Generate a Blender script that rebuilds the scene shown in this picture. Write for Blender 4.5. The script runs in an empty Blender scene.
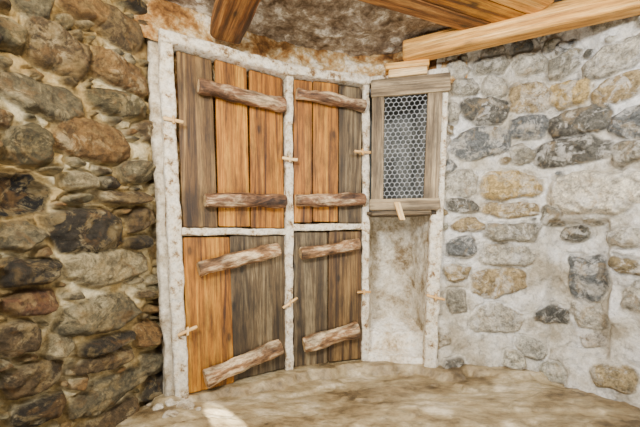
import bpy, bmesh, math, random
import numpy as np
from mathutils import Vector, Matrix, noise

CAM_H = 0.88

# ------------------------------------------------------------------ helpers
_tabs = {}
def vnoise(x, y, seed=0):
    if seed not in _tabs:
        _tabs[seed] = np.random.RandomState(seed + 11).rand(256, 256)
    t = _tabs[seed]
    xi = np.floor(x).astype(int); yi = np.floor(y).astype(int)
    fx = x - xi; fy = y - yi
    fx = fx * fx * (3 - 2 * fx); fy = fy * fy * (3 - 2 * fy)
    a = t[xi % 256, yi % 256]; b = t[(xi + 1) % 256, yi % 256]
    c = t[xi % 256, (yi + 1) % 256]; d = t[(xi + 1) % 256, (yi + 1) % 256]
    return (a * (1 - fx) + b * fx) * (1 - fy) + (c * (1 - fx) + d * fx) * fy
def fbm(x, y, seed=0, octv=4):
    s = 0; a = 0.5; n = 0
    for o in range(octv):
        s = s + a * vnoise(x * 2 ** o + 17.3 * o, y * 2 ** o + 5.1 * o, seed + o); n += a; a *= 0.5
    return s / n * 2 - 1

def srgb(r, g, b):
    f = lambda c: (c / 255 / 12.92) if c / 255 <= 0.04045 else ((c / 255 + 0.055) / 1.055) ** 2.4
    return (f(r), f(g), f(b), 1.0)

def new_mat(name):
    m = bpy.data.materials.new(name); m.use_nodes = True
    nt = m.node_tree; nt.nodes.clear()
    out = nt.nodes.new('ShaderNodeOutputMaterial')
    bs = nt.nodes.new('ShaderNodeBsdfPrincipled')
    nt.links.new(bs.outputs[0], out.inputs[0])
    return m, nt, bs
def N_noise(nt, vec, scale, detail=6, rough=0.6, dist=0.0):
    n = nt.nodes.new('ShaderNodeTexNoise')
    n.inputs['Scale'].default_value = scale; n.inputs['Detail'].default_value = detail
    n.inputs['Roughness'].default_value = rough; n.inputs['Distortion'].default_value = dist
    nt.links.new(vec, n.inputs['Vector']); return n.outputs['Fac']
def N_ramp(nt, fac, stops):
    r = nt.nodes.new('ShaderNodeValToRGB'); e = r.color_ramp.elements
    while len(e) < len(stops): e.new(0.5)
    for i, (p, c) in enumerate(stops):
        e[i].position = p; e[i].color = c if len(c) == 4 else (*c, 1)
    nt.links.new(fac, r.inputs[0]); return r.outputs[0]
def N_mix(nt, fac, a, b, mode='MIX'):
    m = nt.nodes.new('ShaderNodeMix'); m.data_type = 'RGBA'; m.blend_type = mode
    for s, v in ((m.inputs[0], fac), (m.inputs[6], a), (m.inputs[7], b)):
        if isinstance(v, (int, float)): s.default_value = v
        elif isinstance(v, tuple): s.default_value = v
        else: nt.links.new(v, s)
    return m.outputs[2]
def N_math(nt, op, a, b=0.0, clamp=False):
    m = nt.nodes.new('ShaderNodeMath'); m.operation = op; m.use_clamp = clamp
    for s, v in ((m.inputs[0], a), (m.inputs[1], b)):
        if isinstance(v, (int, float)): s.default_value = v
        else: nt.links.new(v, s)
    return m.outputs[0]
def N_bump(nt, h, bs, strength=0.5, dist=0.01):
    b = nt.nodes.new('ShaderNodeBump'); b.inputs['Strength'].default_value = strength
    b.inputs['Distance'].default_value = dist
    nt.links.new(h, b.inputs['Height']); nt.links.new(b.outputs[0], bs.inputs['Normal'])
def g(v): return (v, v, v, 1)

def stone_wall_mat(name, m1, m2, m3, smear=0.3, vein=None, veina=.4):
    m, nt, bs = new_mat(name)
    tc = nt.nodes.new('ShaderNodeTexCoord').outputs['Object']
    ac = nt.nodes.new('ShaderNodeAttribute'); ac.attribute_name = 'scol'
    am = nt.nodes.new('ShaderNodeAttribute'); am.attribute_name = 'smask'
    n1 = N_noise(nt, tc, 4, 10, 0.65); n2 = N_noise(nt, tc, 24, 10, 0.75, 0.4)
    n3 = N_noise(nt, tc, 90, 6, 0.75); n4 = N_noise(nt, tc, 10, 10, 0.75, 0.8); n5 = N_noise(nt, tc, 9, 8, 0.7, 1.0)
    mort = N_ramp(nt, n1, [(0.36, m1), (0.48, m2), (0.6, m3)])
    mort = N_mix(nt, 0.9, mort, N_ramp(nt, n2, [(0.36, g(0.5)), (0.48, g(0.95)), (0.66, g(1.12))]), 'MULTIPLY')
    mort = N_mix(nt, 0.5, mort, N_ramp(nt, n3, [(0.36, g(0.5)), (0.6, g(1.15))]), 'MULTIPLY')
    st = N_mix(nt, 1.0, ac.outputs['Color'], N_ramp(nt, n2, [(0.36, g(0.45)), (0.5, g(1.0)), (0.64, g(1.7))]), 'MULTIPLY')
    st = N_mix(nt, 0.9, st, N_ramp(nt, n3, [(0.36, g(0.5)), (0.64, g(1.45))]), 'MULTIPLY')
    if vein:
        st = N_mix(nt, N_math(nt, 'MULTIPLY', N_ramp(nt, n5, [(0.53, g(0)), (0.62, g(1))]), veina), st, vein)
    sm = N_ramp(nt, n4, [(0.50, g(0)), (0.56, g(1))])
    fac = N_math(nt, 'MULTIPLY', am.outputs['Fac'], N_math(nt, 'SUBTRACT', 1.0, N_math(nt, 'MULTIPLY', sm, smear)))
    col = N_mix(nt, fac, mort, st)
    nt.links.new(col, bs.inputs['Base Color'])
    bs.inputs['Roughness'].default_value = 0.75
    h = N_math(nt, 'ADD', n2, N_math(nt, 'MULTIPLY', n3, 0.5))
    N_bump(nt, h, bs, 0.9, 0.025)
    return m

def plaster_mat(name, cols, scale=7, rough=0.85, bump=0.6, fine=50, fs=0.9, aniso=None, dist=0.2):
    m, nt, bs = new_mat(name)
    tc = nt.nodes.new('ShaderNodeTexCoord').outputs['Object']
    v = tc
    if aniso:
        mp = nt.nodes.new('ShaderNodeMapping'); mp.inputs['Scale'].default_value = aniso; mp.inputs['Rotation'].default_value = (0, 0, 0.25)
        nt.links.new(tc, mp.inputs['Vector']); v = mp.outputs[0]
    n1 = N_noise(nt, v, scale, 12, 0.75, dist); n2 = N_noise(nt, v, fine, 8, 0.75)
    c = N_ramp(nt, n1, cols)
    c = N_mix(nt, fs, c, N_ramp(nt, n2, [(0.34, g(0.5)), (0.5, g(1.0)), (0.66, g(1.2))]), 'MULTIPLY')
    h = N_math(nt, 'ADD', n1, N_math(nt, 'MULTIPLY', n2, 0.4))
    nt.links.new(c, bs.inputs['Base Color']); bs.inputs['Roughness'].default_value = rough
    N_bump(nt, h, bs, bump, 0.025)
    return m

def wood_mat(name, dark, mid, light, rough=0.65, bump=0.5, stain=0.5, knots=0.85, s1=(1.0, 22, 22), s3=(3, 9, 9), dist=0.8):
    m, nt, bs = new_mat(name)
    a = nt.nodes.new('ShaderNodeAttribute'); a.attribute_name = 'gc'
    def mapped(sc):
        mp = nt.nodes.new('ShaderNodeMapping'); mp.inputs['Scale'].default_value = sc
        nt.links.new(a.outputs['Vector'], mp.inputs['Vector']); return mp.outputs[0]
    n1 = N_noise(nt, mapped(s1), 1.0, 8, 0.7, dist); n2 = N_noise(nt, mapped((7, 170, 170)), 1.0, 4, 0.7, 0.3)
    n3 = N_noise(nt, mapped(s3), 1, 8, 0.7)
    c = N_ramp(nt, n1, [(0.36, dark), (0.5, mid), (0.62, light)])
    c = N_mix(nt, 0.8, c, N_ramp(nt, n2, [(0.36, g(0.45)), (0.5, g(1.0)), (0.66, g(1.25))]), 'MULTIPLY')
    c = N_mix(nt, stain, c, N_ramp(nt, n3, [(0.38, g(0.3)), (0.58, g(1.1))]), 'MULTIPLY')
    v = nt.nodes.new('ShaderNodeTexVoronoi'); v.inputs['Scale'].default_value = 1.0
    nt.links.new(mapped((4.0, 9, 9)), v.inputs['Vector'])
    c = N_mix(nt, knots, c, N_ramp(nt, v.outputs['Distance'], [(0.07, g(0.15)), (0.13, g(0.7)), (0.22, g(1))]), 'MULTIPLY')
    nt.links.new(c, bs.inputs['Base Color']); bs.inputs['Roughness'].default_value = rough
    N_bump(nt, N_math(nt, 'ADD', n1, N_math(nt, 'MULTIPLY', n2, 0.7)), bs, bump, 0.008)
    return m

def link(o, parent=None):
    bpy.context.scene.collection.objects.link(o)
    if parent: o.parent = parent
    return o
def empty(name):
    e = bpy.data.objects.new(name, None); e.empty_display_size = 0.1
    return link(e)

def sweep(name, p0, p1, W, T, hw, ht, mat, power=8, amp=0.002, nscale=8, nring=28, nal=None,
          seed=0, parent=None, taper=1.0, endmat=None, bend=0.0):
    p0 = Vector(p0); p1 = Vector(p1); W = Vector(W).normalized(); T = Vector(T).normalized()
    L = (p1 - p0).length; D = (p1 - p0).normalized()
    if nal is None: nal = max(4, int(L / 0.025))
    rs = Vector((seed * 3.7, seed * 1.9, seed * 5.3))
    verts = []; gc = []
    er = min(0.006, hw * 0.25)
    stops = [(0, 0.0, 1 - er / hw), (0, er, 1)] + [(i / nal, 0, 1) for i in range(1, nal)] + [(1, -er, 1), (1, 0.0, 1 - er / hw)]
    for (f, off, sc) in stops:
        d = f * L + off
        c = p0 + D * d
        if bend:
            nn = noise.noise_vector(Vector((d * 2.5, seed * 2.2, 1.3)))
            c = c + W * (nn.x * bend) + T * (nn.y * bend * 0.4)
        tp = 1 + (taper - 1) * f
        if bend:
            tp *= 1 + 0.28 * noise.noise(Vector((d * 7, seed * 9.1, 0)))
        for k in range(nring):
            a = 2 * math.pi * k / nring
            ca, sa = math.cos(a), math.sin(a)
            x = math.copysign(abs(ca) ** (2 / power), ca) * hw * sc * tp
            y = math.copysign(abs(sa) ** (2 / power), sa) * ht * sc * tp
            p = c + W * x + T * y
            q = Vector((d * nscale * 0.6, x * nscale, y * nscale)) + rs
            nv = noise.noise_vector(q) + 0.5 * noise.noise_vector(q * 2.3) + 0.35 * noise.noise_vector(q * 5.1)
            p = p + (W * nv.x + T * nv.y) * amp
            verts.append(p); gc.append((d + seed * 1.37, x + seed * 0.71, y + seed * 0.33))
    nr = len(stops); faces = []; mi = []
    for i in range(nr - 1):
        for k in range(nring):
            k2 = (k + 1) % nring
            faces.append((i * nring + k, i * nring + k2, (i + 1) * nring + k2, (i + 1) * nring + k)); mi.append(0)
    faces.append(tuple(reversed(range(nring)))); mi.append(1 if endmat else 0)
    faces.append(tuple((nr - 1) * nring + k for k in range(nring))); mi.append(1 if endmat else 0)
    me = bpy.data.meshes.new(name)
    me.from_pydata(verts, [], faces)
    if D.dot(W.cross(T)) < 0: me.flip_normals()
    at = me.attributes.new('gc', 'FLOAT_VECTOR', 'POINT')
    at.data.foreach_set('vector', np.array(gc, dtype=np.float32).ravel())
    me.materials.append(mat)
    if endmat: me.materials.append(endmat)
    me.polygons.foreach_set('material_index', mi)
    me.polygons.foreach_set('use_smooth', [True] * (len(faces) - 2) + [False, False])
    me.update()
    return link(bpy.data.objects.new(name, me), parent)

def grid_obj(name, co, mat, attrs=None, flip=False, parent=None):
    nu, nv = co.shape[:2]
    idx = np.arange(nu * nv).reshape(nu, nv)
    a = idx[:-1, :-1].ravel(); b = idx[1:, :-1].ravel(); c = idx[1:, 1:].ravel(); d = idx[:-1, 1:].ravel()
    q = np.stack([a, b, c, d] if not flip else [a, d, c, b], 1)
    me = bpy.data.meshes.new(name)
    me.vertices.add(nu * nv); me.vertices.foreach_set('co', co.astype(np.float32).ravel())
    me.loops.add(q.size); me.loops.foreach_set('vertex_index', q.astype(np.int32).ravel())
    me.polygons.add(len(q)); me.polygons.foreach_set('loop_start', (np.arange(len(q)) * 4).astype(np.int32))
    try: me.polygons.foreach_set('loop_total', np.full(len(q), 4, dtype=np.int32))
    except Exception: pass
    me.update(calc_edges=True)
    me.polygons.foreach_set('use_smooth', np.ones(len(q), dtype=bool))
    if attrs:
        for k, v in attrs.items():
            if v.ndim == 3:
                at = me.attributes.new(k, 'FLOAT_COLOR', 'POINT'); at.data.foreach_set('color', v.astype(np.float32).ravel())
            else:
                at = me.attributes.new(k, 'FLOAT', 'POINT'); at.data.foreach_set('value', v.astype(np.float32).ravel())
    me.materials.append(mat); me.validate(); me.update()
    return link(bpy.data.objects.new(name, me), parent)

class Path:
    def __init__(s, pts, step=0.005, smooth=0.06):
        P = np.array(pts, float); seg = np.linalg.norm(np.diff(P, axis=0), axis=1)
        s.cum = np.concatenate([[0], np.cumsum(seg)]); s.P = P; s.L = s.cum[-1]
        n = int(s.L / step) + 1
        s.s = np.linspace(0, s.L, n)
        X = np.interp(s.s, s.cum, P[:, 0]); Y = np.interp(s.s, s.cum, P[:, 1])
        k = max(1, int(smooth / step))
        def sm(A):
            Ap = np.concatenate([2 * A[0] - A[k:0:-1], A, 2 * A[-1] - A[-2:-k - 2:-1]])
            return np.convolve(Ap, np.ones(2 * k + 1) / (2 * k + 1), 'valid')
        s.X = sm(X); s.Y = sm(Y)
        tx = np.gradient(s.X); ty = np.gradient(s.Y); l = np.hypot(tx, ty)
        s.nx = ty / l; s.ny = -tx / l
    def measure(s, mx, my):
        """photo survey reading -> (distance along wall, height)"""
        k = (mx - 320) / 320.0
        best = None
        for i in range(len(s.P) - 1):
            a = s.P[i]; d = s.P[i + 1] - a
            den = d[0] - k * d[1]
            if abs(den) < 1e-9: continue
            t = (k * a[1] - a[0]) / den
            if (t >= -0.001 or i == 0) and (t <= 1.001 or i == len(s.P) - 2):
                Y = a[1] + t * d[1]
                if Y > 0.2 and (best is None or abs(t - .5) < abs(best[2] - .5)):
                    best = (s.cum[i] + t * np.linalg.norm(d), Y, t)
        return best[0], CAM_H - (my - 233) / 320.0 * best[1]

def build_stone_wall(name, path, z0, z1, stones, mat, palette, seed, step=0.005, base_amp=0.012,
                     fill=700, smin=0.02, smax=0.12, dep=0.035, fill_fn=None, soft=0.008, grow=1.14, groove=0.012, relief=None):
    rnd = random.Random(seed)
    u = path.s; z = np.arange(z0, z1 + step, step)
    U, Z = np.meshgrid(u, z, indexing='ij')
    Uw = U + 0.018 * fbm(U * 9, Z * 9, seed, 3) + 0.008 * fbm(U * 36, Z * 36, seed + 9, 3)
    Zw = Z + 0.016 * fbm(U * 9 + 50, Z * 9, seed + 3, 3) + 0.008 * fbm(U * 36 + 9, Z * 36, seed + 19, 3)
    SD = np.full(U.shape, -1.0); H = np.zeros(U.shape); C = np.zeros(U.shape + (4,)); C[..., 3] = 1
    hs = u[1] - u[0]
    def put(cu, cz, a, b, ang, depth, col, pw, cuts, test=False):
        r = max(a, b) * 1.35 + 0.05
        i0 = max(0, int((cu - r) / hs)); i1 = min(len(u), int((cu + r) / hs) + 2)
        j0 = max(0, int((cz - r - z0) / step)); j1 = min(len(z), int((cz + r - z0) / step) + 2)
        if i1 <= i0 or j1 <= j0: return False
        x = Uw[i0:i1, j0:j1] - cu; y = Zw[i0:i1, j0:j1] - cz
        ca, sa = math.cos(ang), math.sin(ang)
        xr = (x * ca + y * sa) / a; yr = (-x * sa + y * ca) / b
        d = (np.abs(xr) ** pw + np.abs(yr) ** pw) ** (1 / pw)
        for (th, off) in cuts:
            d = np.maximum(d, (xr * math.cos(th) + yr * math.sin(th)) / off)
        sd = (1 - d) * min(a, b)
        W = SD[i0:i1, j0:j1]
        if test:
            ins = d < 1.0
            if ins.sum() < 6: return False
            if (W[ins] > -0.006).mean() > 0.08: return False
        e = min(a, b) * 0.42
        prof = 1 - (1 - np.clip(sd / e, 0, 1)) ** 2.6
        tilt = 1 + 0.4 * (xr * rnd.uniform(-1, 1) + yr * rnd.uniform(-1, 1))
        # a broken facet ridge across the face
        th = rnd.uniform(0, 3.14); tilt = tilt - 0.35 * np.abs(xr * math.cos(th) + yr * math.sin(th) - rnd.uniform(-.4, .4))
        hh = depth * prof * np.clip(tilt, 0.35, 1.6)
        up = sd > W
        W[up] = sd[up]
        Hs = H[i0:i1, j0:j1]; Hs[up] = hh[up]
        Cs = C[i0:i1, j0:j1]; Cs[up, :3] = col[:3]
        return True
    def cuts():
        return [(rnd.uniform(0, 6.28), rnd.uniform(0.78, 1.05)) for _ in range(rnd.randint(2, 4))]
    def jit(c):
        f = rnd.uniform(0.65, 1.35); return (c[0] * f * rnd.uniform(.96, 1.04), c[1] * f, c[2] * f * rnd.uniform(.94, 1.06))
    for st in stones:
        (x0, y0, x1, y1, col) = st[:5]
        dd = st[5] if len(st) > 5 else dep * rnd.uniform(0.8, 1.2)
        ang = st[6] if len(st) > 6 else rnd.uniform(-.08, .08)
        ua, za = path.measure(x0, (y0 + y1) / 2); ub, zb = path.measure(x1, (y0 + y1) / 2)
        cu, _ = path.measure((x0 + x1) / 2, 200)
        _, zt = path.measure((x0 + x1) / 2, y0); _, zo = path.measure((x0 + x1) / 2, y1)
        put(cu, (zt + zo) / 2, abs(ub - ua) / 2 * grow, abs(zt - zo) / 2 * grow, ang, dd, srgb(*col), 3.6, cuts())
    nu_, nz_ = SD.shape
    for k in range(fill):
        bi = None
        for _ in range(5):
            i = rnd.randrange(nu_); j = rnd.randrange(nz_)
            if bi is None or SD[i, j] < SD[bi]: bi = (i, j)
        s0 = -SD[bi]
        if s0 < smin * 0.6: continue
        cu = u[bi[0]]; cz = z[bi[1]]
        if fill_fn and not fill_fn(cu, cz, rnd): continue
        b = min(s0 * rnd.uniform(.8, 1.2), smax * rnd.uniform(.4, .7)); a = min(smax, b * rnd.uniform(1.2, 2.4))
        for sh in (1.0, .75, .55, .4):
            if a * sh < smin: break
            if put(cu, cz, a * sh, b * sh, rnd.uniform(-.25, .25), dep * rnd.uniform(0.6, 1) * min(1, (a * sh + .02) / 0.06), jit(srgb(*rnd.choice(palette))), 2.8, cuts(), True): break
    mask = np.clip(SD / soft + 0.4, 0, 1)
    rough = base_amp * fbm(U * 7, Z * 7, seed + 5, 5) * (1 - 0.5 * mask) + 0.014 * fbm(U * 20, Z * 26, seed + 8, 5) * (0.4 + mask)
    gr = groove * np.exp(-((SD + 0.004) / 0.007) ** 2) * np.clip(0.6 + 1.6 * fbm(U * 5, Z * 5, seed + 40, 3), 0, 1)
    Ht = H + rough - gr
    if relief is not None: Ht = Ht + relief(U, Z)
    co = np.stack([path.X[:, None] + path.nx[:, None] * Ht, path.Y[:, None] + path.ny[:, None] * Ht, Z + 0 * Ht], -1)
    return grid_obj(name, co, mat, {'scol': C, 'smask': mask}, flip=False)

# ------------------------------------------------------------------ camera
cam = bpy.data.cameras.new('camera'); cam.lens = 18; cam.sensor_width = 36; cam.shift_y = 0.0305
cam.clip_start = 0.05
co = link(bpy.data.objects.new('camera', cam)); co.location = (0, 0, CAM_H); co.rotation_euler = (math.pi / 2, 0, 0)
bpy.context.scene.camera = co

# ------------------------------------------------------------------ materials
M_left = stone_wall_mat('rubble_stone_warm', srgb(130, 104, 58), srgb(196, 168, 108), srgb(244, 228, 182), smear=0.3, vein=srgb(130, 94, 44))
M_right = stone_wall_mat('rubble_stone_limewash', srgb(192, 180, 156), srgb(238, 231, 216), srgb(255, 253, 248), smear=0.5, vein=srgb(182, 154, 106))
M_upper = plaster_mat('plaster_stained', [(0.38, srgb(104, 66, 28)), (0.46, srgb(164, 116, 58)), (0.53, srgb(206, 174, 120)), (0.6, srgb(250, 238, 214))], 5, bump=0.9)
M_ceil = plaster_mat('ceiling_slab', [(0.38, srgb(90, 73, 56)), (0.46, srgb(140, 122, 100)), (0.54, srgb(178, 165, 146)), (0.6, srgb(246, 240, 226))], 9, bump=1.0)
M_niche = plaster_mat('niche_plaster_shaded', [(0.36, srgb(122, 102, 74)), (0.44, srgb(176, 162, 136)), (0.52, srgb(206, 196, 176)), (0.66, srgb(238, 232, 218))], 7)  # tone lowered to hold the niche's interior shade; also used on pier and rubble
M_sill = plaster_mat('sill_plaster_lit', [(0.36, srgb(176, 154, 118)), (0.45, srgb(230, 216, 190)), (0.56, srgb(253, 248, 236))], 7)  # plaster brightened so the sill reads as lit against the lining
M_nicheD = plaster_mat('niche_painted_shade', [(0.34, srgb(84, 86, 84)), (0.5, srgb(116, 118, 114)), (0.66, srgb(156, 156, 150))], 5)  # dim interior behind the wire mesh, painted in as darker grey
M_frame = plaster_mat('limewashed_frame', [(0.38, srgb(118, 88, 56)), (0.43, srgb(190, 168, 134)), (0.48, srgb(230, 218, 194)), (0.66, srgb(252, 247, 236))], 18, bump=0.8)
M_floor = plaster_mat('stone_floor', [(0.38, srgb(88, 72, 48)), (0.46, srgb(140, 120, 86)), (0.54, srgb(172, 154, 118)), (0.64, srgb(222, 208, 178))], 2.0, rough=0.36, bump=0.75, fine=16, fs=0.9, aniso=(1, 2.0, 1))
W_or = wood_mat('wood_orange', srgb(78, 42, 4), srgb(168, 106, 20), srgb(204, 146, 46), stain=0.72)
W_or2 = wood_mat('wood_orange_deep', srgb(70, 36, 4), srgb(148, 90, 16), srgb(188, 128, 38), stain=0.78)
W_gr = wood_mat('wood_weathered', srgb(46, 34, 20), srgb(92, 74, 48), srgb(138, 120, 88), stain=0.8)
W_gr2 = wood_mat('wood_weathered_warm', srgb(50, 30, 12), srgb(100, 72, 36), srgb(140, 110, 64), stain=0.8)
W_gl = wood_mat('wood_grey_pale', srgb(76, 60, 40), srgb(132, 112, 82), srgb(176, 156, 122), stain=0.7)
W_log = wood_mat('log_bark', srgb(52, 32, 20), srgb(138, 98, 66), srgb(228, 198, 156), bump=1.0, stain=0.9, s1=(5, 16, 16), s3=(7, 14, 14), dist=0.4)
W_log2 = wood_mat('log_pale', srgb(62, 40, 24), srgb(154, 114, 74), srgb(240, 214, 172), bump=1.0, stain=0.9, s1=(5, 16, 16), s3=(7, 14, 14), dist=0.4)
W_end = wood_mat('log_cut_end', srgb(150, 116, 74), srgb(205, 172, 120), srgb(232, 206, 160))
W_beam = wood_mat('beam_orange', srgb(160, 104, 36), srgb(214, 154, 68), srgb(242, 196, 118), stain=0.35, knots=0.5)
W_beamd = wood_mat('beam_dark', srgb(60, 34, 8), srgb(132, 82, 30), srgb(192, 138, 70), stain=0.7)
W_pale = wood_mat('wood_pale', srgb(186, 138, 72), srgb(230, 186, 118), srgb(248, 218, 166), stain=0.3, knots=0.3)
mw, ntw, bw = new_mat('galvanised_wire')
bw.inputs['Metallic'].default_value = 0.2; bw.inputs['Roughness'].default_value = 0.5
nw = N_noise(ntw, ntw.nodes.new('ShaderNodeTexCoord').outputs['Object'], 40)
ntw.links.new(N_ramp(ntw, nw, [(0.3, srgb(150, 155, 160)), (0.6, srgb(215, 220, 225))]), bw.inputs['Base Color'])

# ------------------------------------------------------------------ walls
K = {'br': (82, 66, 42), 'gr': (92, 84, 62), 'dk': (44, 38, 28), 'ru': (108, 80, 42), 'lt': (132, 120, 90), 'ol': (78, 70, 46), 'bk': (8, 7, 6), 'rd': (92, 62, 38)}
left_path = Path([(-1.52, -0.9), (-1.47, 0.3), (-1.2, 1.15), (-0.95, 1.68), (-0.90, 1.86)])
L = [(-8, 22, 24, 48, K['ol']), (28, 30, 96, 76, K['br']), (60, -6, 110, 22, K['ru']), (98, 14, 140, 46, K['br']), (0, -14, 52, 16, K['gr']),
     (94, 56, 148, 90, K['ru']), (-4, 82, 88, 118, K['gr'], .04, .03), (90, 92, 146, 116, K['ol']), (2, 124, 52, 164, K['ol']), (56, 122, 134, 160, K['ru'], .045),
     (136, 120, 158, 142, K['br']), (-10, 172, 56, 216, K['bk'], -0.08), (62, 172, 96, 192, K['lt']), (50, 210, 122, 252, K['dk'], .07), (122, 162, 156, 184, K['gr']),  # near-black entry is a recess; the hole's darkness is put into its colour
     (124, 208, 152, 232, K['br']), (-6, 222, 46, 250, K['gr']), (0, 256, 62, 284, K['dk']), (70, 250, 150, 286, K['lt'], .05), (66, 294, 144, 330, K['gr'], .055),
     (0, 290, 58, 316, K['rd']), (-4, 322, 36, 356, K['br']), (42, 334, 74, 356, K['lt']), (78, 334, 134, 350, K['dk']), (134, 320, 160, 345, K['ru']),
     (0, 362, 66, 392, K['br'], .05), (72, 374, 148, 404, K['gr'], .05, .15), (70, 352, 130, 370, K['br']), (10, 396, 66, 424, K['dk']), (80, 406, 140, 432, K['br']), (136, 352, 164, 376, K['gr']),
     (100, 190, 150, 205, K['br']), (122, 236, 150, 248, K['dk'])]
build_stone_wall('wall_left', left_path, -0.1, 2.2, L, M_left, [K['br'], K['gr'], K['dk'], K['ru'], K['ol'], K['lt']], 3,
                 fill=1800, smin=0.018, smax=0.12, dep=0.07, base_amp=0.03, grow=1.06, groove=0.035)

R = {'g': (134, 128, 112), 'd': (92, 89, 80), 't': (156, 136, 98), 'y': (178, 152, 98), 'l': (170, 163, 146), 'b': (102, 104, 102)}
right_path = Path([(0.80, 2.20), (1.20, 2.14), (1.46, 2.09), (1.70, 1.68), (1.98, 1.0), (2.05, -0.9)], smooth=0.05)
S = [(446, 62, 470, 78, R['l']), (474, 58, 508, 74, R['g']), (512, 54, 545, 74, R['l']), (450, 80, 478, 97, R['g']), (482, 78, 506, 96, R['l']), (508, 84, 547, 112, R['t']), (548, 80, 586, 106, R['y']),
     (590, 76, 645, 100, R['t']), (548, 52, 578, 76, R['g']), (582, 44, 650, 70, R['l']), (462, 99, 507, 123, R['d']), (448, 104, 460, 122, R['l']), (510, 116, 549, 138, R['b']), (551, 109, 606, 136, R['d']),
     (610, 106, 660, 136, R['b']), (455, 128, 507, 160, R['b']), (511, 144, 533, 164, R['g']), (535, 139, 604, 164, R['d']), (446, 170, 476, 196, R['l']), (484, 172, 538, 200, R['y']),
     (547, 170, 660, 212, (210, 200, 178), .06), (480, 203, 536, 218, R['t']), (449, 200, 478, 213, R['d']), (540, 206, 562, 226, R['g']), (452, 218, 482, 232, R['t']), (486, 222, 540, 241, R['g']),
     (447, 237, 475, 256, R['b']), (480, 246, 530, 264, R['l']), (562, 254, 598, 300, R['b'], .02), (604, 226, 640, 246, R['l']), (446, 264, 470, 280, R['t']),
     (474, 270, 524, 298, R['t'], .015), (566, 303, 600, 328, R['l'], .02), (622, 280, 660, 312, R['l']), (470, 306, 520, 330, R['l'], .012), (446, 290, 466, 312, R['g'], .015), (612, 140, 660, 164, R['g'])]
def rf(cu, cz, rnd): return cz > 0.85 or rnd.random() < 0.03
ru0 = right_path.measure(548, 250)[0]; ru1 = right_path.measure(606, 250)[0]
def relief(U, Z):
    sm = lambda a, b, x: np.clip((x - a) / (b - a), 0, 1) ** 2 * (3 - 2 * np.clip((x - a) / (b - a), 0, 1))
    return -0.08 * sm(ru0 - .02, ru0 + .02, U) * (1 - sm(ru1 - .02, ru1 + .02, U)) * sm(.12, .2, Z) * (1 - sm(.93, .98, Z)) \
        + 0.05 * (1 - sm(0.0, 0.16, Z))
build_stone_wall('wall_right', right_path, -0.1, 2.2, S, M_right, [R['g'], R['d'], R['t'], R['l'], R['b'], R['l']], 7,
                 fill=1500, smin=0.018, smax=0.10, dep=0.045, base_amp=0.045, fill_fn=rf, soft=0.010, grow=1.15, groove=0.020, relief=relief)

# ------------------------------------------------------------------ cupboard plan (concave, three bays)
POST = [(-0.79, 1.74), (-0.21, 2.10), (0.316, 2.25), (0.788, 2.155)]
LEAN = [-0.045, 0.0, 0.004, 0.045]
def bay_axes(i):
    a = Vector((*POST[i], 0)); b = Vector((*POST[i + 1], 0)); d = b - a
    t = d.normalized(); n = Vector((t.y, -t.x, 0)); return a, d, t, n
def pt(i, t, z, n=0.0):
    a, d, tt, nn = bay_axes(i)
    p = a + d * t + nn * n; p.z = z
    p.x += (LEAN[i] * (1 - t) + LEAN[i + 1] * t) * (z - 0.95)
    return p
UP = Vector((0, 0, 1))

def upper_path(off):
    o = []
    for i in range(3):
        for t in ((0, .5) if i < 2 else (0, .5, 1)):
            p = pt(i, t, 0.95, off); o.append((p.x, p.y))
    return o
pu = [(-1.0, 1.62)] + upper_path(-0.02) + [(1.0, 2.16)]
P = Path(pu, step=0.008, smooth=0.12)
z = np.arange(1.90, 2.2, 0.008); U, Z = np.meshgrid(P.s, z, indexing='ij')
Hh = 0.035 * fbm(U * 6, Z * 8, 31, 5) + 0.012 * fbm(U * 25, Z * 25, 33, 3) - 0.06 * np.clip((Z - 1.98) / 0.2, 0, 1)
grid_obj('wall_back', np.stack([P.X[:, None] + P.nx[:, None] * Hh, P.Y[:, None] + P.ny[:, None] * Hh, Z], -1), M_upper)
P = Path(upper_path(-0.09)[:5], step=0.02, smooth=0.02)
z = np.arange(-0.05, 1.95, 0.02); U, Z = np.meshgrid(P.s, z, indexing='ij'); Hh = 0.008 * fbm(U * 6, Z * 6, 41, 3)
grid_obj('wall_behind_cupboard', np.stack([P.X[:, None] + P.nx[:, None] * Hh, P.Y[:, None] + P.ny[:, None] * Hh, Z], -1), M_upper)

niche = empty('wall_niche')
q = [pt(2, .02, .95, 0.0), pt(2, .05, .95, -.20), pt(2, .08, .95, -.30), pt(2, .45, .95, -.34), pt(2, .70, .95, -.31), pt(2, .78, .95, -.2), pt(2, .93, .95, 0.0)]
P = Path([(p.x, p.y) for p in q], step=0.008, smooth=0.012)
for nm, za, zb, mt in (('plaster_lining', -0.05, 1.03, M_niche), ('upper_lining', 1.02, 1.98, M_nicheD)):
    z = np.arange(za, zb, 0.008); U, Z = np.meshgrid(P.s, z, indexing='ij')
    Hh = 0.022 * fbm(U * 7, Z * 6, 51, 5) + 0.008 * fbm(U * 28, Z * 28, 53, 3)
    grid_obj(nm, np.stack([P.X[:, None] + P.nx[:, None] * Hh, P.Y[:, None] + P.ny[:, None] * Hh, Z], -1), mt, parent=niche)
sweep('shelf', pt(2, .03, 1.015, -.13), pt(2, .97, 1.015, -.13), bay_axes(2)[3], UP, 0.19, 0.012, W_gr, power=12, amp=0.002, seed=55, parent=niche)
co_ = np.zeros((80, 110, 3))
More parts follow.
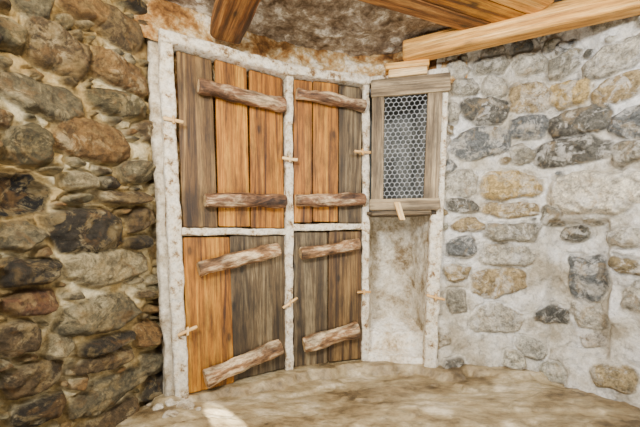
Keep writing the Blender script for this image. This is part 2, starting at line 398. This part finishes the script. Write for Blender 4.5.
for i, t in enumerate(np.linspace(0.0, 1.0, 80)):
    for j, w in enumerate(np.linspace(0, 1, 110)):
        # two-level masonry sill: broken front lip, then the raised stone block further in
        edge = 0.26 + 0.14 * t + 0.03 * noise.noise(Vector((t * 5, 1, 2)))
        zz = np.interp(w, [0, .03, edge, edge + .02, 1], [-.03, .035, .05, .165, .225])
        p = pt(2, t, 0.95, 0.035 - 0.40 * w)
        nz = noise.fractal(Vector((p.x * 10, p.y * 10, 0.3)), 0.7, 2.0, 5) * 0.013
        co_[i, j] = (p.x, p.y, zz + nz)
grid_obj('niche_sill', co_, M_sill, parent=niche)

# ------------------------------------------------------------------ frame
frame = empty('cupboard_frame')
def post(name, i, t, z0, z1, hw, ht, n, seed):
    nn = bay_axes(i)[3]
    if name == 'post_centre': nn = (bay_axes(0)[3] + bay_axes(1)[3]).normalized()
    if name == 'post_inner_right': nn = (bay_axes(1)[3] + bay_axes(2)[3]).normalized()
    tw = Vector((-nn.y, nn.x, 0))
    return sweep(name, pt(i, t, z0, n), pt(i, t, z1, n), tw, nn, hw, ht, M_frame, power=6, amp=0.008, nscale=12, seed=seed, parent=frame, nal=120)
post('post_left', 0, -0.015, -0.04, 1.95, 0.036, 0.055, 0.0, 1)
post('post_centre', 1, 0.0, -0.04, 1.95, 0.026, 0.04, 0.0, 2)
post('post_inner_right', 2, 0.0, -0.04, 1.94, 0.025, 0.04, 0.0, 3)
post('post_right', 2, 0.98, -0.04, 1.94, 0.042, 0.05, 0.0, 4)
def rail(name, i, t0, t1, za, zb, hw, ht, n, seed):
    nn = bay_axes(i)[3]
    return sweep(name, pt(i, t0, za, n), pt(i, t1, zb, n), UP, nn, hw, ht, M_frame, power=6, amp=0.008, nscale=12, seed=seed, parent=frame, nal=50)
rail('top_rail_1', 0, -0.06, 1.02, 1.918, 1.925, 0.034, 0.06, 0.01, 5)
rail('top_rail_2', 1, -0.02, 1.02, 1.925, 1.935, 0.03, 0.055, 0.01, 6)
rail('top_rail_3', 2, -0.02, 1.05, 1.935, 1.95, 0.028, 0.045, -0.01, 7)
rail('mid_rail_1', 0, 0.0, 1.0, 0.885, 0.89, 0.02, 0.03, 0.006, 8)
rail('mid_rail_2', 1, 0.0, 1.0, 0.915, 0.925, 0.022, 0.03, 0.006, 9)
a, d, t_, n_ = bay_axes(0)
sweep('plaster_pier', pt(0, -0.075, -0.06, -0.06), pt(0, -0.085, 2.0, -0.06), t_, n_, 0.035, 0.06, M_niche, power=4, amp=0.012, nscale=8, seed=12, parent=frame, nal=110, nring=40)

# ------------------------------------------------------------------ doors
def door(name, i, planks, z0, z1, battens, seed):
    e = empty(name)
    a, d, t_, n_ = bay_axes(i)
    for k, (t0, t1, mat, dn) in enumerate(planks):
        w = (t1 - t0) * d.length / 2 - 0.0035
        tc = (t0 + t1) / 2
        sweep('plank_%d' % (k + 1), pt(i, tc, z0 + 0.006 * (k % 2), dn), pt(i, tc, z1 - 0.006 * ((k + 1) % 2), dn), t_, n_, w, 0.011, mat,
              power=16, amp=0.0014, nscale=6, seed=seed + k, parent=e)
    for k, (ta, za, tb, zb, hw, mat) in enumerate(battens):
        p0 = pt(i, ta, za, 0.052); p1 = pt(i, tb, zb, 0.052)
        D_ = (p1 - p0).normalized(); W_ = D_.cross(n_) * -1
        if W_.z < 0: W_ = -W_
        sweep('log_batten_%d' % (k + 1), p0, p1, W_, n_, hw, 0.043, mat, power=2.1, amp=0.005, nscale=24, nring=40, seed=seed + 40 + k * 3,
              parent=e, endmat=W_end, bend=0.012, nal=60)
    return e
door('cupboard_door', 0, [(.05, .335, W_gr2, 0.0), (.335, .62, W_or, 0.002), (.62, .955, W_or2, 0.0)], 0.912, 1.885,
     [(.20, 1.69, .93, 1.69, .041, W_log), (.22, 1.06, .93, 1.08, .039, W_log)], 10)
door('cupboard_door', 0, [(.05, .43, W_or, 0.002), (.43, .955, W_gr, 0.0)], 0.0, 0.862,
     [(.15, .685, .87, .775, .043, W_log2), (.17, .075, .88, .168, .046, W_log2)], 20)
door('cupboard_door', 1, [(.06, .30, W_or2, 0.0), (.30, .635, W_or, 0.001), (.635, .945, W_gr, 0.0)], 0.95, 1.895,
     [(.08, 1.775, .95, 1.75, .036, W_log), (.07, 1.09, .95, 1.11, .041, W_log)], 30)
door('cupboard_door', 1, [(.06, .50, W_gr, 0.0), (.50, .945, W_gr2, 0.001)], 0.0, 0.89,
     [(.13, .745, .88, .80, .039, W_log2), (.17, .155, .87, .218, .049, W_log2)], 50)

# mesh door
md = empty('wire_mesh_door')
a, d, t_, n_ = bay_axes(2)
N0 = 0.068
sweep('stile_1', pt(2, .175, 1.03, N0), pt(2, .175, 1.80, N0), t_, n_, 0.04, 0.014, W_gl, power=12, amp=0.0015, seed=61, parent=md)
sweep('stile_2', pt(2, .885, 1.03, N0), pt(2, .885, 1.80, N0), t_, n_, 0.046, 0.014, W_gl, power=12, amp=0.0015, seed=62, parent=md)
sweep('top_rail', pt(2, .08, 1.855, N0 + .006), pt(2, 1.06, 1.86, N0 + .006), UP, n_, 0.058, 0.015, W_gl, power=12, amp=0.002, seed=63, parent=md)
sweep('bottom_rail', pt(2, .07, 1.07, N0 + .006), pt(2, 1.0, 1.07, N0 + .006), UP, n_, 0.038, 0.015, W_gl, power=12, amp=0.002, seed=64, parent=md)
sweep('bottom_slat', pt(2, .10, 1.012, N0 - .002), pt(2, .90, 1.016, N0 - .002), UP, n_, 0.014, 0.012, W_gr, power=8, amp=0.002, seed=65, parent=md)
sweep('turn_latch', pt(2, .52, 0.965, N0 + .032), pt(2, .44, 1.085, N0 + .032), t_, n_, 0.02, 0.009, W_pale, power=8, amp=0.002, seed=66, parent=md)
def tube_net(name, segs, r, mat, parent):
    V = []; Fc = []
    for p, q in segs:
        dd = (q - p).normalized(); s1 = dd.cross(n_).normalized(); s2 = dd.cross(s1)
        b = len(V)
        for c in (p, q):
            for k in range(4):
                an = math.pi / 2 * k; V.append(c + (s1 * math.cos(an) + s2 * math.sin(an)) * r)
        for k in range(4): Fc.append((b + k, b + (k + 1) % 4, b + 4 + (k + 1) % 4, b + 4 + k))
    me = bpy.data.meshes.new(name); me.from_pydata(V, [], Fc); me.materials.append(mat)
    return link(bpy.data.objects.new(name, me), parent)
segs = []
cw = 0.032; chh = 0.038
t0m, t1m = .24, .80; wid = (t1m - t0m) * d.length
rows = int(0.72 / (chh * .75)) + 1; cols = int(wid / cw) + 1
for r in range(rows):
    for c in range(cols):
        x = c * cw + (cw / 2 if r % 2 else 0); zc = 1.09 + r * chh * .75
        def Q(dx, dz):
            return pt(2, t0m + min(wid, max(0, x + dx)) / d.length, min(1.81, zc + dz), N0 - 0.01 + 0.003 * math.sin(r * 1.7 + c))
        A = Q(-cw / 2, -chh / 4); B = Q(-cw / 2, chh / 4); Cc = Q(0, chh / 2); Dd = Q(cw / 2, chh / 4)
        for s_ in ((A, B), (B, Cc), (Cc, Dd)):
            if (s_[0] - s_[1]).length > 0.004: segs.append(s_)
tube_net('chicken_wire', segs, 0.0015, mw, md)

pk = empty('timber_packing_block')
sweep('block_lower', pt(2, .30, 1.945, .05), pt(2, .78, 1.95, .05), UP, n_, 0.026, 0.04, W_pale, power=10, amp=0.001, seed=71, parent=pk, endmat=W_end)
sweep('block_upper', pt(2, .26, 1.992, .05), pt(2, .80, 1.996, .05), UP, n_, 0.02, 0.045, W_beam, power=10, amp=0.001, seed=72, parent=pk, endmat=W_end)

PEGN = [0]
def peg(i, ta, za, tb, zb, n=0.068, seed=0):
    PEGN[0] += 1
    n__ = bay_axes(i)[3]
    p0 = pt(i, ta, za, n); p1 = pt(i, tb, zb, n); D_ = (p1 - p0).normalized(); W_ = D_.cross(n__).normalized()
    sweep('latch_stick_%d' % PEGN[0], p0, p1, W_, n__, 0.009, 0.009, W_pale, power=2, amp=0.003, nscale=20, nring=12, seed=seed, parent=frame, nal=12, bend=0.006)
    c = p0 * .5 + p1 * .5
    sweep('latch_pin_%d' % PEGN[0], c - UP * 0.022, c + UP * 0.02, W_ if abs(W_.z) < .5 else D_, n__, 0.007, 0.012, W_pale, power=2, amp=0.0005, nring=10, seed=seed + 1, parent=frame, nal=4)
peg(0, -.06, 1.48, .08, 1.475, seed=81)
peg(0, -.03, .345, .12, .375, seed=82)
peg(1, -.09, 1.355, .09, 1.35, seed=83)
peg(1, -.08, .405, .09, .465, seed=84)
peg(1, .80, 1.43, 1.02, 1.435, seed=85)
peg(2, -.10, .475, .10, .48, seed=86)
peg(2, .88, .475, 1.13, .45, seed=87)

# ------------------------------------------------------------------ ceiling
x = np.arange(-1.9, 2.5, 0.012); y = np.arange(-1.0, 2.7, 0.012); X, Y = np.meshgrid(x, y, indexing='ij')
Zc = 2.165 + 0.03 * fbm(X * 4, Y * 4, 61, 5) + 0.012 * fbm(X * 20, Y * 20, 63, 3)
grid_obj('ceiling', np.stack([X, Y, Zc], -1), M_ceil, flip=True)
cb = empty('ceiling_board_panel')
bd = Vector((.62, .24, 0)).normalized(); bp = Vector((bd.y, -bd.x, 0))
for k, mt in enumerate([W_beamd, W_or, W_beam, W_or, W_beam, W_or2, W_beam]):
    c0 = Vector((.245, 1.744, 2.115)) + bp * (0.10 + 0.125 * k)
    sweep('board_%d' % (k + 1), c0 - bd * 1.2, c0 + bd * (0.95 - 0.02 * k), bp, UP, 0.059, 0.014, mt, power=12, amp=0.002, seed=90 + k, parent=cb)
b0 = Vector((.56, 2.13, 2.075)); b1 = Vector((1.95, 1.48, 2.075)); dd = (b1 - b0).normalized()
sweep('ceiling_beam', b0, b1, Vector((-dd.y, dd.x, 0)), UP, 0.055, 0.062, W_beam, power=9, amp=0.003, nscale=4, seed=101, endmat=W_end)
b0 = Vector((-.545, 1.86, 2.06)); b1 = Vector((-.05, 0.9, 2.06)); dd = (b1 - b0).normalized()
sweep('ceiling_beam', b0, b1, Vector((-dd.y, dd.x, 0)), UP, 0.09, 0.075, W_beamd, power=5, amp=0.008, nscale=4, seed=103, endmat=W_end)

# ------------------------------------------------------------------ floor
x = np.arange(-1.7, 2.3, 0.008); y = np.arange(-0.4, 2.5, 0.008); X, Y = np.meshgrid(x, y, indexing='ij')
Zf = -0.05 + 0.018 * fbm(X * 2.2, Y * 4.0, 73, 5) + 0.006 * fbm(X * 14, Y * 20, 75, 4)
Xr = X * .97 + Y * .24; Yr = -X * .24 + Y * .97
st = fbm(Xr * 1.2, Yr * 3.6, 77, 4) * 3.2
fl = np.floor(st); fr = st - fl; Zf += 0.016 * (fl + np.clip(fr / .08, 0, 1))
# rough rock ledge running along the foot of the cupboard
dist = np.full(X.shape, 9.0)
PL = POST + [(1.46, 2.09)]
for i in range(len(PL) - 1):
    ax, ay = PL[i]; bx, by = PL[i + 1]; dx, dy = bx - ax, by - ay; L2 = dx * dx + dy * dy
    tt = np.clip(((X - ax) * dx + (Y - ay) * dy) / L2, 0, 1)
    dist = np.minimum(dist, np.hypot(X - ax - tt * dx, Y - ay - tt * dy))
lip = 0.11 + 0.07 * fbm(X * 5, Y * 5, 79, 4)
k = np.clip((lip - dist) / 0.03, 0, 1); ledge = -0.002 + 0.014 * fbm(X * 9, Y * 9, 81, 4)
Zf = Zf * (1 - k) + np.maximum(Zf, ledge) * k
Zf += 0.06 * np.exp(-(((X + .70) / .20) ** 2 + ((Y - 1.56) / .12) ** 2))
grid_obj('floor', np.stack([X, Y, Zf], -1), M_floor)

bm = bmesh.new(); rr = random.Random(5)
for k in range(22):
    r = rr.uniform(0.008, 0.024); px = -.70 + rr.gauss(0, .07); py = 1.60 + rr.gauss(0, .035)
    res = bmesh.ops.create_icosphere(bm, subdivisions=3, radius=r)
    for v in res['verts']:
        c = v.co.copy(); nn = noise.noise_vector(c * 34 + Vector((k * 3, 0, 0)))
        v.co = Vector((c.x * 1.4, c.y, c.z * .7)) + nn * r * .8 + Vector((px, py, .01))
me = bpy.data.meshes.new('plaster_rubble'); bm.to_mesh(me); bm.free(); me.materials.append(M_niche)
link(bpy.data.objects.new('plaster_rubble', me))

# ------------------------------------------------------------------ light
w = bpy.data.worlds.new('world'); bpy.context.scene.world = w; w.use_nodes = True
w.node_tree.nodes['Background'].inputs[0].default_value = (1.0, 0.985, 0.96, 1); w.node_tree.nodes['Background'].inputs[1].default_value = 0.20
def area(name, loc, target, size, power, col):
    l = bpy.data.lights.new(name, 'AREA'); l.size = size; l.energy = power; l.color = col
    o = link(bpy.data.objects.new(name, l)); o.location = loc
    o.rotation_euler = (Vector(target) - Vector(loc)).to_track_quat('-Z', 'Y').to_euler(); return o
area('added_key_light', (-0.55, -0.2, 1.75), (1.4, 2.0, 0.9), 0.35, 80, (1.0, 0.985, 0.955))  # added key light aimed at the right wall; no opening here
area('added_graze_right', (1.1, 0.5, 1.9), (1.3, 2.0, 0.7), 0.3, 32, (1.0, 0.99, 0.97))  # added light raking down the right wall, without a real source
area('added_uplight', (0.4, 0.5, 0.3), (0.1, 2.0, 2.0), 0.3, 18, (1.0, 0.93, 0.80))  # added low uplight to brighten ceiling and cupboard head; no fitting stands here
area('added_warm_graze_left', (-0.40, 0.6, 2.0), (-1.05, 1.5, 0.9), 0.15, 18, (1.0, 0.84, 0.56))  # added warm light grazing the left wall to shade under its stones
l = bpy.data.lights.new('sunbeam', 'SPOT'); l.energy = 3600; l.spot_size = math.radians(6); l.spot_blend = 0.3; l.shadow_soft_size = 0.01
l.color = (1, .97, .9)
o = link(bpy.data.objects.new('sunbeam', l)); o.location = (0.5, -0.8, 1.9); o.scale = (0.35, 1, 1)
rq = (Vector((-.45, 1.54, -.04)) - o.location).to_track_quat('-Z', 'Y').to_matrix().to_4x4()
o.rotation_euler = (rq @ Matrix.Rotation(math.radians(35), 4, 'Z')).to_euler()
